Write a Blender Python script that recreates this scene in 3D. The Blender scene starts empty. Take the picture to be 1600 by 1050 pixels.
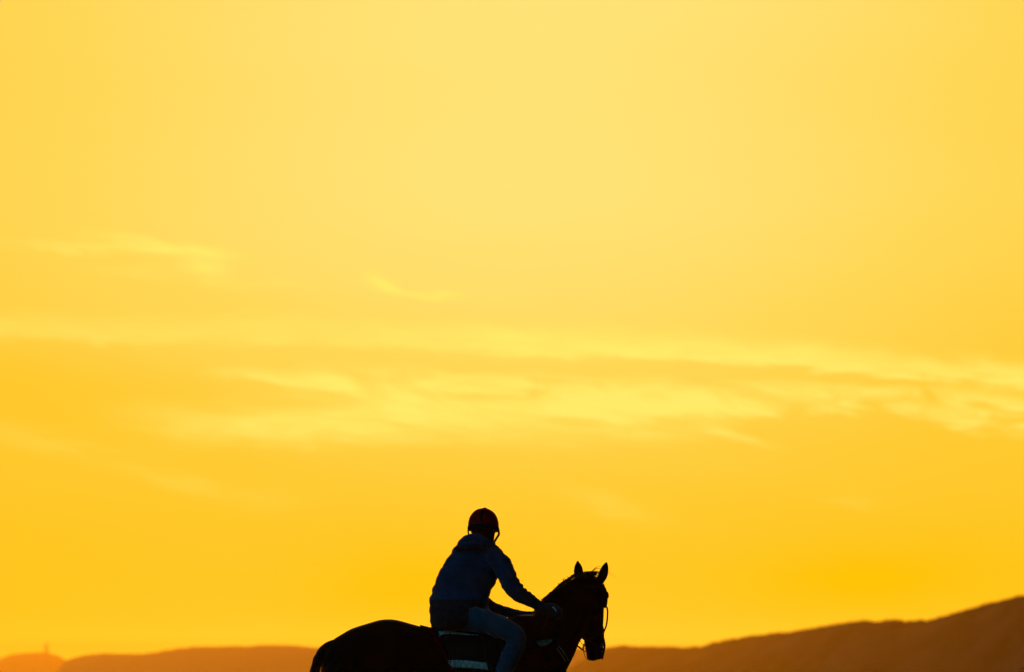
import bpy, bmesh, math, random
from mathutils import Vector, Matrix, noise
from mathutils.bvhtree import BVHTree
random.seed(7)
R = math.radians
sc = bpy.context.scene
COL = sc.collection

# ------------------------------------------------------------------ camera
CAM_Y, CAM_Z, FOC = -25.0, 1.2, 126.6
PX = 36.0 / 1600.0                          # sensor millimetres per photograph pixel
PITCH = math.atan(535 * PX / FOC)
cam_d = bpy.data.cameras.new('camera')
cam = bpy.data.objects.new('camera', cam_d); COL.objects.link(cam)
cam.location = (0, CAM_Y, CAM_Z)
cam.rotation_euler = (R(90) + PITCH, 0, 0)
cam_d.sensor_width = 36; cam_d.lens = FOC
cam_d.clip_start = 0.1; cam_d.clip_end = 60000
cam_d.dof.use_dof = True; cam_d.dof.focus_distance = 25.0; cam_d.dof.aperture_fstop = 3.0
sc.camera = cam
CROT = cam.rotation_euler.to_matrix()
CLOC = Vector(cam.location)

def ray(px, py):
    return CROT @ Vector(((px - 800) * PX, -(py - 525) * PX, -FOC))
def P(px, py, d=0.0):                       # point seen at a photograph pixel, d metres behind the plane y = 0
    v = ray(px, py)
    return CLOC + v * ((d - CAM_Y) / v.y)
M_PX = 1 / 225.07                           # metres per pixel at the subject

# ------------------------------------------------------------------ world: dusk sky with a wide yellow glow round the low sun
SUN_EL, SUN_AZ = 15.0, 1.0
w = bpy.data.worlds.new('World'); sc.world = w; w.use_nodes = True
nt = w.node_tree; nt.nodes.clear(); L = nt.links
def N(t, **k):
    n = nt.nodes.new(t)
    for a, b in k.items(): setattr(n, a, b)
    return n
def S(sock, v):
    if isinstance(v, bpy.types.NodeSocket): L.new(v, sock)
    else: sock.default_value = v
def MA(op, a, b=None, c=None, clamp=False):
    n = N('ShaderNodeMath', operation=op, use_clamp=clamp)
    S(n.inputs[0], a)
    if b is not None: S(n.inputs[1], b)
    if c is not None: S(n.inputs[2], c)
    return n.outputs[0]
def add(a, b): return MA('ADD', a, b)
def sub(a, b): return MA('SUBTRACT', a, b)
def mul(a, b): return MA('MULTIPLY', a, b)
def div(a, b): return MA('DIVIDE', a, b)
def gauss(x): return MA('EXPONENT', mul(mul(x, x), -1.0))
def mixc(f, a, b):
    n = N('ShaderNodeMix', data_type='RGBA'); S(n.inputs[0], f)
    S(n.inputs[6], a if isinstance(a, bpy.types.NodeSocket) else (*a, 1)); S(n.inputs[7], b if isinstance(b, bpy.types.NodeSocket) else (*b, 1))
    return n.outputs[2]
def sstep(x, a, b):
    n = N('ShaderNodeMapRange', interpolation_type='SMOOTHSTEP'); S(n.inputs[0], x)
    n.inputs[1].default_value = a; n.inputs[2].default_value = b
    return n.outputs[0]
def curve(x, pts, lo, hi):                  # y(x) through points, x and y in their own units
    n = N('ShaderNodeFloatCurve'); x0, x1 = pts[0][0], pts[-1][0]
    S(n.inputs['Value'], div(sub(x, x0), x1 - x0))
    cm = n.mapping; c = cm.curves[0]
    P_ = [((a - x0) / (x1 - x0), (b - lo) / (hi - lo)) for a, b in pts]
    c.points[0].location = P_[0]; c.points[1].location = P_[-1]
    for p in P_[1:-1]: c.points.new(*p)
    cm.update()
    return add(mul(n.outputs[0], hi - lo), lo)
tc = N('ShaderNodeTexCoord'); sep = N('ShaderNodeSeparateXYZ'); L.new(tc.outputs['Generated'], sep.inputs[0])
dx, dy, dz = sep.outputs
az = MA('ARCTAN2', dx, dy)                                   # bearing from north, radians
el = MA('ARCSINE', dz)
U = mul(az, 1000.0); V = mul(el, 1000.0)                     # milliradians: the view spans U -142..142, V 0..188
def AE(px, py):
    v = ray(px, py).normalized()
    return math.atan2(v.x, v.y) * 1000, math.asin(v.z) * 1000
def cv(pts, lo=0, hi=300):
    return curve(U, [AE(*p) for p in pts], lo, hi)

# noise stretched along the horizon, as thin high cloud is
comb = N('ShaderNodeCombineXYZ'); L.new(mul(U, 0.012), comb.inputs[0]); L.new(add(mul(V, 0.075), mul(U, 0.008)), comb.inputs[1])
def fbm(scale, det, dist=0.0, off=0.0, vec=None):
    n = N('ShaderNodeTexNoise', noise_dimensions='3D'); mp = N('ShaderNodeMapping'); mp.inputs['Location'].default_value = (off, off * 1.7, off)
    L.new(vec or comb.outputs[0], mp.inputs[0]); L.new(mp.outputs[0], n.inputs['Vector'])
    n.inputs['Scale'].default_value = scale; n.inputs['Detail'].default_value = det; n.inputs['Roughness'].default_value = 0.55
    n.inputs['Distortion'].default_value = dist
    return n.outputs[0]
nA = fbm(1.3, 6, 0.5); nB = fbm(2.2, 5, 0.8, 3.1); nC = fbm(0.5, 3, 0.3, 7.7)
comb2 = N('ShaderNodeCombineXYZ'); L.new(mul(U, 0.03), comb2.inputs[0]); L.new(add(mul(V, 0.09), mul(U, 0.012)), comb2.inputs[1])
nD = fbm(1.6, 6, 0.9, 1.3, comb2.outputs[0])
comb3 = N('ShaderNodeCombineXYZ'); L.new(mul(U, 0.05), comb3.inputs[0]); L.new(add(mul(V, 0.42), mul(U, 0.045)), comb3.inputs[1])
nE = fbm(1.0, 8, 0.6, 5.3, comb3.outputs[0])                 # fine fibres combed along the wind
Vw = add(V, add(mul(sub(nD, 0.5), 7.0), mul(sub(nE, 0.5), 5.0)))                          # ragged edges

def streak(px, py, hl, ht, slope, amp):                      # a wisp: half-length, half-thickness (photo px), slope down to the right
    u0, v0 = AE(px, py); k = 0.1777
    amp = amp * 2.2; du = sub(U, u0); dv = add(sub(Vw, v0), mul(du, slope))
    return mul(mul(gauss(div(du, hl * k)), gauss(div(dv, ht * k))), amp)
def band(pts, up, dn, amp, vv=None):                         # a long veil with a sharp lower or upper edge
    d = sub(vv or Vw, cv(pts)); k = 0.1777
    return mul(mul(sstep(d, dn * -k, dn * -k * 0.15), MA('SUBTRACT', 1.0, sstep(d, up * k * 0.1, up * k))), amp)
x4 = lambda ys: list(zip([-1200, 0, 230, 450, 620, 800, 1000, 1200, 1400, 1600, 2800], ys))
bA = band(x4([505, 520, 527, 524, 532, 540, 550, 560, 580, 596, 640]), 46, 22, 1.0)
bA = mul(bA, add(0.55, mul(nB, 0.9)))
fadeA = add(0.45, mul(sstep(U, -60, 20), 0.55)); bA = mul(bA, fadeA)
bB = mul(band(x4([560, 575, 580, 590, 598, 604, 612, 618, 622, 640, 700]), 42, 52, 1.1), sstep(nD, 0.30, 0.66))
bB = mul(bB, sstep(U, -95, -10))
bC = mul(band(x4([640, 650, 655, 655, 655, 650, 650, 650, 640, 640, 640]), 44, 56, 0.95), sstep(nA, 0.30, 0.64))
bC = mul(bC, mul(sstep(U, -125, -60), MA('SUBTRACT', 1.0, sstep(U, 40, 90))))
bD = mul(band([(-1200, 560), (0, 675), (180, 715), (340, 765), (520, 790), (900, 800), (2800, 800)], 30, 30, 0.20), sstep(nB, 0.35, 0.6))
bD = mul(bD, MA('SUBTRACT', 1.0, sstep(U, -95, -40)))
cl = add(add(bA, bB), add(bC, bD))
for a in [(170, 388, 140, 7, .03, .30), (240, 377, 95, 6, .09, .32), (290, 392, 80, 7, .10, .40), (322, 416, 36, 20, .1, .36),
          (215, 425, 60, 9, .03, .14), (600, 445, 26, 9, .33, .55), (640, 458, 50, 7, .15, .40), (700, 462, 30, 6, .1, .26), (785, 470, 26, 5, .12, .16),
          (415, 444, 60, 5, .02, .14), (1150, 682, 60, 6, .22, .30), (1330, 780, 50, 8, .1, .07), (960, 790, 70, 14, .3, .10), (420, 590, 110, 10, .12, .30), (520, 600, 50, 8, .3, .25),
          (780, 569, 200, 7, .07, -.38), (1330, 590, 280, 7, .05, -.42), (800, 622, 60, 6, 0, -.25), (900, 665, 50, 8, 0, -.2), (1300, 668, 130, 20, -.02, -.5), (180, 560, 190, 14, .03, -.4),
          (530, 598, 36, 11, .35, .25), (630, 620, 30, 20, 0, .25), (1480, 655, 70, 12, .2, .35), (1590, 642, 40, 9, .05, .35), (1080, 640, 90, 9, .06, .32)]:
    cl = add(cl, streak(*a))
cl = mul(cl, add(0.62, mul(sstep(nE, 0.28, 0.74), 0.48)))
cl = MA('MAXIMUM', MA('MINIMUM', cl, 1.0), 0.0)

# paleness of the clear air: high near the sun's bearing and above, saturated amber towards the horizon and the flanks
hz = gauss(div(sub(U, 4.0), 150.0))
p_el = curve(V, [(0, .24), (14, .22), (26, .18), (37, .20), (55, .34), (66, .43), (82, .60), (100, .76), (118, .90), (135, .98), (160, .97), (188, 1.0), (400, .9)], 0, 1)
pale = mul(p_el, add(0.32, mul(hz, 0.68)))
pale = add(pale, mul(sub(nC, 0.5), 0.10))
pale = add(pale, add(streak(60, 600, 330, 60, .05, -.055), add(streak(1620, 520, 300, 130, 0, -.02), add(streak(640, 930, 170, 75, 0, -.07), streak(1330, 905, 200, 60, -.05, -.06)))))
ramp = N('ShaderNodeValToRGB'); S(ramp.inputs[0], pale); cr = ramp.color_ramp
cr.elements[0].position = 0; cr.elements[0].color = (1.15, .530, .002, 1)
cr.elements[1].position = 1; cr.elements[1].color = (1.12, .757, .185, 1)
for p_, c_ in ((.3, (1.15, .585, .034, 1)), (.65, (1.13, .675, .095, 1))):
    e = cr.elements.new(p_); e.color = c_
seen = mixc(cl, ramp.outputs[0], (1.15, .82, .140))
# radiance above the low haze layer: what must arrive there for the colour seen through it
HS_, HT_ = 9000.0, 118.8
Vs = [0, 4, 8, 12, 17, 24, 32, 44, 60, 85, 120, 180, 300, 600, 1500]
Tc = curve(V, [(v, math.exp(-min(13750, HT_ / math.tan(max(v, 1) / 1000)) / HS_)) for v in Vs], 0, 1)
def VM(op, a, b):
    n = N('ShaderNodeVectorMath', operation=op); S(n.inputs[0], a); S(n.inputs[1], b); return n.outputs[0]
JH = (1.1, .34, .006)
one_t = MA('SUBTRACT', 1.0, Tc); cj = N('ShaderNodeCombineXYZ')
for i in range(3): L.new(mul(one_t, JH[i]), cj.inputs[i])
ct = N('ShaderNodeCombineXYZ')
for i in range(3): L.new(Tc, ct.inputs[i])
glow = VM('MAXIMUM', VM('DIVIDE', VM('SUBTRACT', seen, cj.outputs[0]), ct.outputs[0]), (0, 0, 0))
# the rest of the dome: a clear twilight sky
sky = N('ShaderNodeTexSky', sky_type='NISHITA', sun_disc=False)
sky.sun_elevation = R(SUN_EL); sky.sun_rotation = R(SUN_AZ); sky.air_density = 1.4; sky.dust_density = 2.0; sky.ozone_density = 2.0
skm = N('ShaderNodeVectorMath', operation='MULTIPLY'); L.new(sky.outputs[0], skm.inputs[0]); skm.inputs[1].default_value = (.016, .066, .080)
sd = Vector((math.sin(R(SUN_AZ)) * math.cos(R(6)), math.cos(R(SUN_AZ)) * math.cos(R(6)), math.sin(R(6))))
dot = N('ShaderNodeVectorMath', operation='DOT_PRODUCT'); L.new(tc.outputs['Generated'], dot.inputs[0]); dot.inputs[1].default_value = sd
d2 = N('ShaderNodeVectorMath', operation='DOT_PRODUCT'); L.new(tc.outputs['Generated'], d2.inputs[0]); d2.inputs[1].default_value = Vector((-.80, -.22, .55)).normalized()
dusk = N('ShaderNodeVectorMath', operation='SCALE'); L.new(skm.outputs[0], dusk.inputs[0]); S(dusk.inputs['Scale'], add(.14, mul(sstep(d2.outputs['Value'], .30, .98), 3.2)))   # brighter flank of the dome, dark earth shadow opposite the sun
f = sstep(dot.outputs['Value'], math.cos(R(52)), math.cos(R(17)))
tot = mixc(f, dusk.outputs[0], glow)
bg = N('ShaderNodeBackground'); L.new(tot, bg.inputs[0]); bg.inputs[1].default_value = 1.0
wo = N('ShaderNodeOutputWorld'); L.new(bg.outputs[0], wo.inputs[0])

# ------------------------------------------------------------------ sun
sl = bpy.data.lights.new('sun', 'SUN'); sl.energy = 3.0; sl.angle = R(0.6); sl.color = (1, .60, .20)
so = bpy.data.objects.new('sun', sl); COL.objects.link(so)
so.rotation_euler = (R(90 - SUN_EL), 0, R(180 - SUN_AZ))      # light travels from the far, sunward side to the camera
sc.view_settings.view_transform = 'Standard'; sc.view_settings.look = 'None'
sc.view_settings.exposure = 0; sc.view_settings.gamma = 1
sc.cycles.volume_bounces = 0

# ------------------------------------------------------------------ helpers
def mat(name, col, rough=.7, spec=.3, var=.25, vscale=30, bump=0.0, bscale=60, stretch=(1, 1, 1), sheen=0.0, sheen_tint=None, metal=0.0, col2=None):
    m = bpy.data.materials.new(name); m.use_nodes = True; t = m.node_tree; b = t.nodes['Principled BSDF']
    tcn = t.nodes.new('ShaderNodeTexCoord'); mp = t.nodes.new('ShaderNodeMapping'); mp.inputs['Scale'].default_value = stretch
    t.links.new(tcn.outputs['Object'], mp.inputs[0])
    nz = t.nodes.new('ShaderNodeTexNoise'); nz.inputs['Scale'].default_value = vscale; nz.inputs['Detail'].default_value = 5
    t.links.new(mp.outputs[0], nz.inputs['Vector'])
    rp = t.nodes.new('ShaderNodeValToRGB'); t.links.new(nz.outputs[0], rp.inputs[0])
    rp.color_ramp.elements[0].position = .3; rp.color_ramp.elements[1].position = .7
    c2 = col2 or tuple(min(1, c * (1 + var)) for c in col)
    rp.color_ramp.elements[0].color = (*[c * (1 - var) for c in col], 1) if not col2 else (*col, 1); rp.color_ramp.elements[1].color = (*c2, 1)
    t.links.new(rp.outputs[0], b.inputs['Base Color'])
    b.inputs['Roughness'].default_value = rough; b.inputs['Specular IOR Level'].default_value = spec; b.inputs['Metallic'].default_value = metal
    if sheen:
        b.inputs['Sheen Weight'].default_value = sheen; b.inputs['Sheen Roughness'].default_value = .4
        if sheen_tint: b.inputs['Sheen Tint'].default_value = (*sheen_tint, 1)
    if bump:
        n2 = t.nodes.new('ShaderNodeTexNoise'); n2.inputs['Scale'].default_value = bscale; n2.inputs['Detail'].default_value = 6
        t.links.new(mp.outputs[0], n2.inputs['Vector'])
        bp = t.nodes.new('ShaderNodeBump'); bp.inputs['Strength'].default_value = bump; bp.inputs['Distance'].default_value = .01
        t.links.new(n2.outputs[0], bp.inputs['Height']); t.links.new(bp.outputs[0], b.inputs['Normal'])
    return m

def link(o, parent=None):
    COL.objects.link(o)
    if parent is not None: o.parent = parent; o.matrix_parent_inverse = parent.matrix_world.inverted()
    return o
def empty(name, loc, label, cat, group=None):
    o = bpy.data.objects.new(name, None); o.empty_display_size = .2; o.location = loc; COL.objects.link(o)
    o.matrix_world = Matrix.Translation(loc)
    o['label'] = label; o['category'] = cat
    if group: o['group'] = group
    return o
def mesh_obj(name, bm, m, parent=None, smooth=True, label=None):
    me = bpy.data.meshes.new(name); bmesh.ops.recalc_face_normals(bm, faces=bm.faces); bm.to_mesh(me); bm.free()
    if smooth:
        for p in me.polygons: p.use_smooth = True
    me.materials.append(m)
    o = bpy.data.objects.new(name, me); link(o, parent)
    if label: o['label'] = label
    return o
def tag(o, label, cat): o['label'] = label; o['category'] = cat
def struct(o): o['kind'] = 'structure'

def rings_to_bm(bm, rings, closed=True, cap=True):
    vs = [[bm.verts.new(p) for p in r] for r in rings]
    n = len(rings[0])
    for a, b in zip(vs, vs[1:]):
        for i in range(n if closed else n - 1):
            j = (i + 1) % n
            bm.faces.new((a[i], a[j], b[j], b[i]))
    if cap:
        bm.faces.new(list(reversed(vs[0]))); bm.faces.new(vs[-1])
    return vs

def catmull(pts, k):                        # densify lists of floats
    out = []
    for i in range(len(pts) - 1):
        p0 = pts[max(i - 1, 0)]; p1 = pts[i]; p2 = pts[i + 1]; p3 = pts[min(i + 2, len(pts) - 1)]
        for s in range(k):
            t = s / k
            out.append([.5 * (2 * b + (c - a) * t + (2 * a - 5 * b + 4 * c - d) * t * t + (3 * b - a - 3 * c + d) * t ** 3) for a, b, c, d in zip(p0, p1, p2, p3)])
    out.append(list(pts[-1])); return out

def tube(bm, secs, side=Vector((0, 1, 0)), n=20, k=4, round_ends=True, power=1.0):
    """secs: (point, radius in the picture-like plane, radius along 'side'); smooth loft with domed ends"""
    raw = [[*s[0], s[1], s[2] if len(s) > 2 else s[1]] for s in secs]
    d = catmull(raw, k)
    pts = [Vector(q[:3]) for q in d]; r1 = [max(q[3], .0004) for q in d]; r2 = [max(q[4], .0004) for q in d]
    rings = []
    def ring(c, t, a, b):
        sd_ = (side - t * side.dot(t))
        if sd_.length < 1e-4: sd_ = Vector((1, 0, 0)) - t * t.x
        sd_.normalize(); up = sd_.cross(t).normalized()
        return [c + up * (math.cos(x) * a) + sd_ * (math.sin(x) * b) for x in (2 * math.pi * i / n for i in range(n))]
    m_ = len(pts); T = []
    for i in range(m_):
        t = pts[min(i + 1, m_ - 1)] - pts[max(i - 1, 0)]; T.append(t.normalized())
    if round_ends:
        for q in (0.05, .35, .7):
            h = min(r1[0], r2[0]); s = math.sqrt(1 - (1 - q) ** 2)
            rings.append(ring(pts[0] - T[0] * h * (1 - q) , T[0], r1[0] * s, r2[0] * s))
    for i in range(m_): rings.append(ring(pts[i], T[i], r1[i], r2[i]))
    if round_ends:
        for q in (.7, .35, .05):
            h = min(r1[-1], r2[-1]); s = math.sqrt(1 - (1 - q) ** 2)
            rings.append(ring(pts[-1] + T[-1] * h * (1 - q), T[-1], r1[-1] * s, r2[-1] * s))
    rings_to_bm(bm, rings)

def ellip(bm, c, r, rot=None, seg=24):
    m_ = Matrix.Translation(c) @ (rot.to_4x4() if rot else Matrix.Identity(4)) @ Matrix.Diagonal((*r, 1))
    bmesh.ops.create_uvsphere(bm, u_segments=seg, v_segments=seg // 2, radius=1, matrix=m_)

def fuse(name, bm, m, parent, voxel=.008, smooth=3, wr=None, label=None):
    """union of overlapping closed lofts into ONE continuous skin (voxel remesh + smoothing), then optional surface noise"""
    me = bpy.data.meshes.new('tmp'); bmesh.ops.recalc_face_normals(bm, faces=bm.faces); bm.to_mesh(me); bm.free()
    o = bpy.data.objects.new('tmp', me); COL.objects.link(o)
    rm = o.modifiers.new('r', 'REMESH'); rm.mode = 'VOXEL'; rm.voxel_size = voxel; rm.use_smooth_shade = True
    sm = o.modifiers.new('s', 'SMOOTH'); sm.iterations = smooth; sm.factor = .5
    bpy.context.view_layer.update()
    ev = o.evaluated_get(bpy.context.evaluated_depsgraph_get())
    me2 = bpy.data.meshes.new_from_object(ev)
    bpy.data.objects.remove(o); bpy.data.meshes.remove(me)
    me2.name = name
    if wr:
        nrm = [v.normal.copy() for v in me2.vertices]
        for v, nn in zip(me2.vertices, nrm): v.co += nn * wr(v.co)
    for p in me2.polygons: p.use_smooth = True
    me2.materials.clear(); me2.materials.append(m)
    o = bpy.data.objects.new(name, me2); link(o, parent)
    if label: o['label'] = label
    return o
def bvh_of(*objs):
    vs, fs = [], []
    for o in objs:
        b = len(vs); vs += [v.co.copy() if o.parent is None else o.matrix_world @ v.co for v in o.data.vertices]
        fs += [tuple(b + i for i in p.vertices) for p in o.data.polygons]
    return BVHTree.FromPolygons(vs, fs)

# ------------------------------------------------------------------ setting: ground, hills
m_sand = mat('sand', (.10, .07, .04), rough=.95, spec=.1, var=.3, vscale=.8, bump=.5, bscale=9)
bm = bmesh.new()
xs = [-9000, -4000, -1500, -500, -150, -40, -12, -4, 0, 4, 12, 40, 150, 500, 1500, 4000, 9000]
ys = [-2000, -600, -150, -60, -30, -20, -10, -5, 0, 5, 10, 20, 40, 80, 200, 500, 1500, 4000, 8000, 13500]
vs = [[bm.verts.new((x, y, 0)) for x in xs] for y in ys]
for a, b in zip(vs, vs[1:]):
    for i in range(len(xs) - 1): bm.faces.new((a[i], a[i + 1], b[i + 1], b[i]))
g = mesh_obj('ground', bm, m_sand, smooth=False); struct(g)

def hill_mat(name, a, b, sc1):
    m = mat(name, a, rough=1, spec=0, col2=b, vscale=sc1, stretch=(1, .35, 3.0)); return m
m_hill = hill_mat('dune_scrub', (.007, .009, .004), (.055, .027, .015), .030)
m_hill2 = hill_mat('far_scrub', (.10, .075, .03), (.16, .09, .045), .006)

def interp(x, pts):
    for (a, b), (c, d) in zip(pts, pts[1:]):
        if a <= x <= c: return b + (d - b) * (x - a) / (c - a)
    return pts[0][1] if x < pts[0][0] else pts[-1][1]
def hill(name, crest, dist, step, m, rough=1.0, foot=.72):
    """a ridge of terrain: crest elevation angle by bearing, real distance by bearing"""
    bm = bmesh.new(); rings = []
    x = crest[0][0]
    while x <= crest[-1][0]:
        d = interp(x, dist); y_ = interp(x, crest)
        v = ray(x, y_); c = CLOC + v * (d / v.y)
        h = max(c.z, 0.0) + .3
        u = Vector((v.x, v.y, 0)).normalized()
        row = []
        for t in [0, .04, .09, .15, .22, .3, .38, .46, .54, .62, .70, .77, .84, .90, .95, 1.0, 1.06, 1.14, 1.25, 1.4, 1.6, 1.9]:
            q = d * (foot + (1 - foot) * t)
            s = math.sin(min(t, 1) * math.pi / 2) ** 1.25 if t <= 1 else max(0, 1 - ((t - 1) / .9) ** 1.6)
            p = CLOC + u * (q / u.y)
            nz = noise.fractal(Vector((p.x / 160, p.y / 260, 1)), 1.0, 2.1, 5) * h * .05 * rough * (1 - abs(t - .5) * .6) if 0.02 < t < 1.3 else 0
            if abs(t - 1) < .12: nz = (noise.fractal(Vector((p.x / (d * .010), p.y / 300, 5)), .8, 2.2, 5) * .00042 + max(0, noise.noise(Vector((p.x / (d * .0013), p.y / (d * .004), 9)))) * .00060) * d * rough
            row.append(Vector((p.x, p.y, h * s + nz - (.6 if t in (0, 1.9) else 0))))
        rings.append(row); x += step
    rings_to_bm(bm, rings, closed=False, cap=False)
    o = mesh_obj(name, bm, m); struct(o); return o
hill('hill', [(880, 1052), (915, 1030), (940, 1015), (973, 1010), (1022, 1012), (1093, 1013), (1117, 1004.5), (1163, 998), (1229, 990), (1270, 984), (1311, 976), (1352, 971.5),
              (1369, 973.5), (1394, 970), (1414, 974), (1451, 971.5), (1493, 960), (1526, 951), (1567, 941), (1600, 934), (1700, 905), (1850, 870), (2050, 840), (2300, 830), (2700, 860), (3000, 900)],
     [(880, 3400), (940, 3200), (1100, 2500), (1300, 1650), (1600, 1000), (2000, 800), (3000, 700)], 1.5, m_hill)
hill('hill', [(86, 1054), (100, 1036), (109, 1030), (131, 1024.5), (162, 1022), (225, 1022.5), (256, 1018), (287, 1014.5), (344, 1011.5), (406, 1009.5), (453, 1010.5), (494, 1013),
              (620, 1018), (760, 1016), (880, 1012), (960, 1016), (1100, 1020), (1300, 1030)],
     [(86, 7000), (240, 6200), (500, 5200), (1300, 4500)], 2, m_hill2, .8)
hill('hill', [(-1400, 1010), (-800, 990), (-400, 1012), (-120, 1040), (-40, 1036), (0, 1030), (19, 1022.5), (69, 1020), (87, 1023.5), (100, 1030), (120, 1040), (200, 1052)],
     [(-1400, 9500), (-400, 11000), (200, 11600)], 4, m_hill2, .5)

# distant tower on the far hill
TD = 11100
def far(px, py): v = ray(px, py); return CLOC + v * (TD / v.y)
tw_b = far(72.5, 1021); m_tower = mat('tower_stone', (.16, .12, .08), rough=.9, spec=.1, vscale=.4)
tower = empty('tower', tw_b, 'tiny hazy tower standing on the farthest hill at the left', 'tower')
tz = tw_b.z; th = far(72.5, 1003.5).z - tz
def ringz(r, z, n=16): return [Vector((tw_b.x + r * math.cos(2 * math.pi * i / n), tw_b.y + r * math.sin(2 * math.pi * i / n), tz + z)) for i in range(n)]
bm = bmesh.new(); rings_to_bm(bm, [ringz(6.0, -8), ringz(5.6, th * .2), ringz(4.2, th * .72)]); mesh_obj('shaft', bm, m_tower, tower, smooth=False)
bm = bmesh.new(); rings_to_bm(bm, [ringz(4.2, th * .72 + .02), ringz(5.4, th * .75), ringz(5.4, th * .79), ringz(4.4, th * .80)]); mesh_obj('gallery', bm, m_tower, tower, smooth=False)
bm = bmesh.new(); rings_to_bm(bm, [ringz(3.0, th * .80 + .02), ringz(3.0, th * .90), ringz(3.4, th * .905), ringz(1.8, th * .97), ringz(.3, th * 1.06)]); mesh_obj('cap', bm, m_tower, tower, smooth=False)

# ------------------------------------------------------------------ shrub at the lower right corner
m_leaf = mat('shrub_leaf', (.014, .024, .010), rough=.9, spec=.02, var=.4, vscale=6); m_wood = mat('shrub_wood', (.06, .04, .03), rough=.9)
SD = 38.0
sv = ray(1640, 1060); sc_ = CLOC + sv * (SD / sv.y)
shrub = empty('shrub', (sc_.x, sc_.y, 0), 'dark green shrub at the right edge in front of the brown hill', 'shrub')
bm = bmesh.new(); bl = bmesh.new(); rnd = random.Random(3)
for i in range(34):
    a = rnd.uniform(0, 6.28); sp = rnd.uniform(.1, .70); h = rnd.uniform(.85, 1.50) * (1 - .30 * sp)
    b0 = Vector((sc_.x + .06 * math.cos(a), sc_.y + .06 * math.sin(a), 0)); tip = Vector((sc_.x + sp * math.cos(a), sc_.y + sp * math.sin(a), h))
    mid = (b0 + tip) / 2 + Vector((0, 0, .12))
    tube(bm, [(b0, .014), (mid, .009), (tip, .003)], n=5, k=3, round_ends=False)
    for j in range(260):
        t = rnd.uniform(.3, 1.03); c = b0.lerp(mid, t * 2) if t < .5 else mid.lerp(tip, t * 2 - 1)
        c = c + Vector([rnd.gauss(0, .055) for _ in range(3)])
        dv = Vector([rnd.gauss(0, 1) for _ in range(3)]).normalized(); s = rnd.uniform(.022, .042)
        o2 = dv.orthogonal().normalized() * s * .36
        q = [bl.verts.new(v) for v in (c - dv * s, c + o2, c + dv * s, c - o2)]; bl.faces.new(q)
mesh_obj('stem', bm, m_wood, shrub); mesh_obj('foliage', bl, m_leaf, shrub, smooth=False)

# ------------------------------------------------------------------ horse
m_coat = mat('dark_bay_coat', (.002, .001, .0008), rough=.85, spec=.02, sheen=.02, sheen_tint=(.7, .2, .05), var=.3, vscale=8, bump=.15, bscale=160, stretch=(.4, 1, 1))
m_hair = mat('black_hair', (.007, .003, .002), rough=.8, spec=.06, var=.3, vscale=40)
m_hoof = mat('hoof', (.03, .025, .02), rough=.6)
m_eye = mat('eye', (.01, .006, .004), rough=.12, spec=.6, var=.1)
YAW = math.tan(R(12))
def dc(px): return (px - 690) * M_PX * YAW
horse = empty('horse', Vector((P(690, 1060).x, 0, 0)), 'dark bay saddled horse facing right with pricked ears, seen as a silhouette', 'horse')
# trunk: px, top row, bottom row, half width
TR = [(504, 1031, 1078, .09), (510, 1014, 1098, .155), (520, 1000.5, 1112, .20), (535, 990.5, 1122, .235), (550, 982, 1128, .26), (571, 975.3, 1132, .28), (592, 968.5, 1130, .285), (607, 967.2, 1126, .28),
      (621, 968.8, 1122, .275), (643, 975, 1118, .268), (671, 982, 1118, .272), (700, 987, 1122, .285), (740, 985, 1130, .29), (775, 974, 1138, .275), (805, 962, 1142, .255), (835, 961, 1140, .235), (858, 975, 1132, .20), (872, 1012, 1118, .145)]
def trunk_sec(x):
    return interp(x, [(a, b) for a, b, c, d in TR]), interp(x, [(a, c) for a, b, c, d in TR]), interp(x, [(a, d) for a, b, c, d in TR])
def egg(th, x):                              # cross-section: narrower above at the withers
    k = interp(x, [(500, 0), (700, .1), (780, .42), (850, .35), (890, .1)])
    return 1 - k * max(0, math.cos(th)) ** 1.3 * .75
bm = bmesh.new(); rings = []
for x, tp, bt, hw in catmull([list(q) for q in TR], 3):
    a = P(x, tp, dc(x)); b = P(x, bt, dc(x)); c = (a + b) / 2; hh = (a.z - b.z) / 2
    rings.append([c + Vector((0, 0, hh * math.cos(t))) + Vector((-math.sin(R(12)), math.cos(R(12)), 0)) * (hw * math.sin(t) * egg(t, x)) for t in (2 * math.pi * i / 32 for i in range(32))])
rings_to_bm(bm, rings)
def J(px, py, d): return P(px, py, d)
# buttock and stifle masses
tube(bm, [(J(558, 1028, dc(545) - .11), .13, .10), (J(537, 1062, dc(528) - .13), .145, .115), (J(540, 1110, dc(540) - .14), .15, .09)])
tube(bm, [(J(558, 1028, dc(545) + .11), .13, .10), (J(537, 1062, dc(528) + .13), .145, .115), (J(540, 1110, dc(540) + .14), .15, .09)])
# neck
NK = [(J(846, 1026, .10), .20, .19), (J(858, 1002, .13), .20, .17), (J(870, 981, .17), .19, .15), (J(884, 960, .21), .186, .12), (J(899, 939, .25), .152, .10), (J(909, 922, .28), .110, .09), (J(917, 910, .30), .070, .08)]
tube(bm, NK, side=Vector((-.35, 1, 0)).normalized(), n=28)
# throat and chest front
tube(bm, [(J(857, 1030, .15), .12, .14), (J(855, 1070, .14), .135, .19), (J(850, 1110, .13), .12, .17)], n=24)
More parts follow.
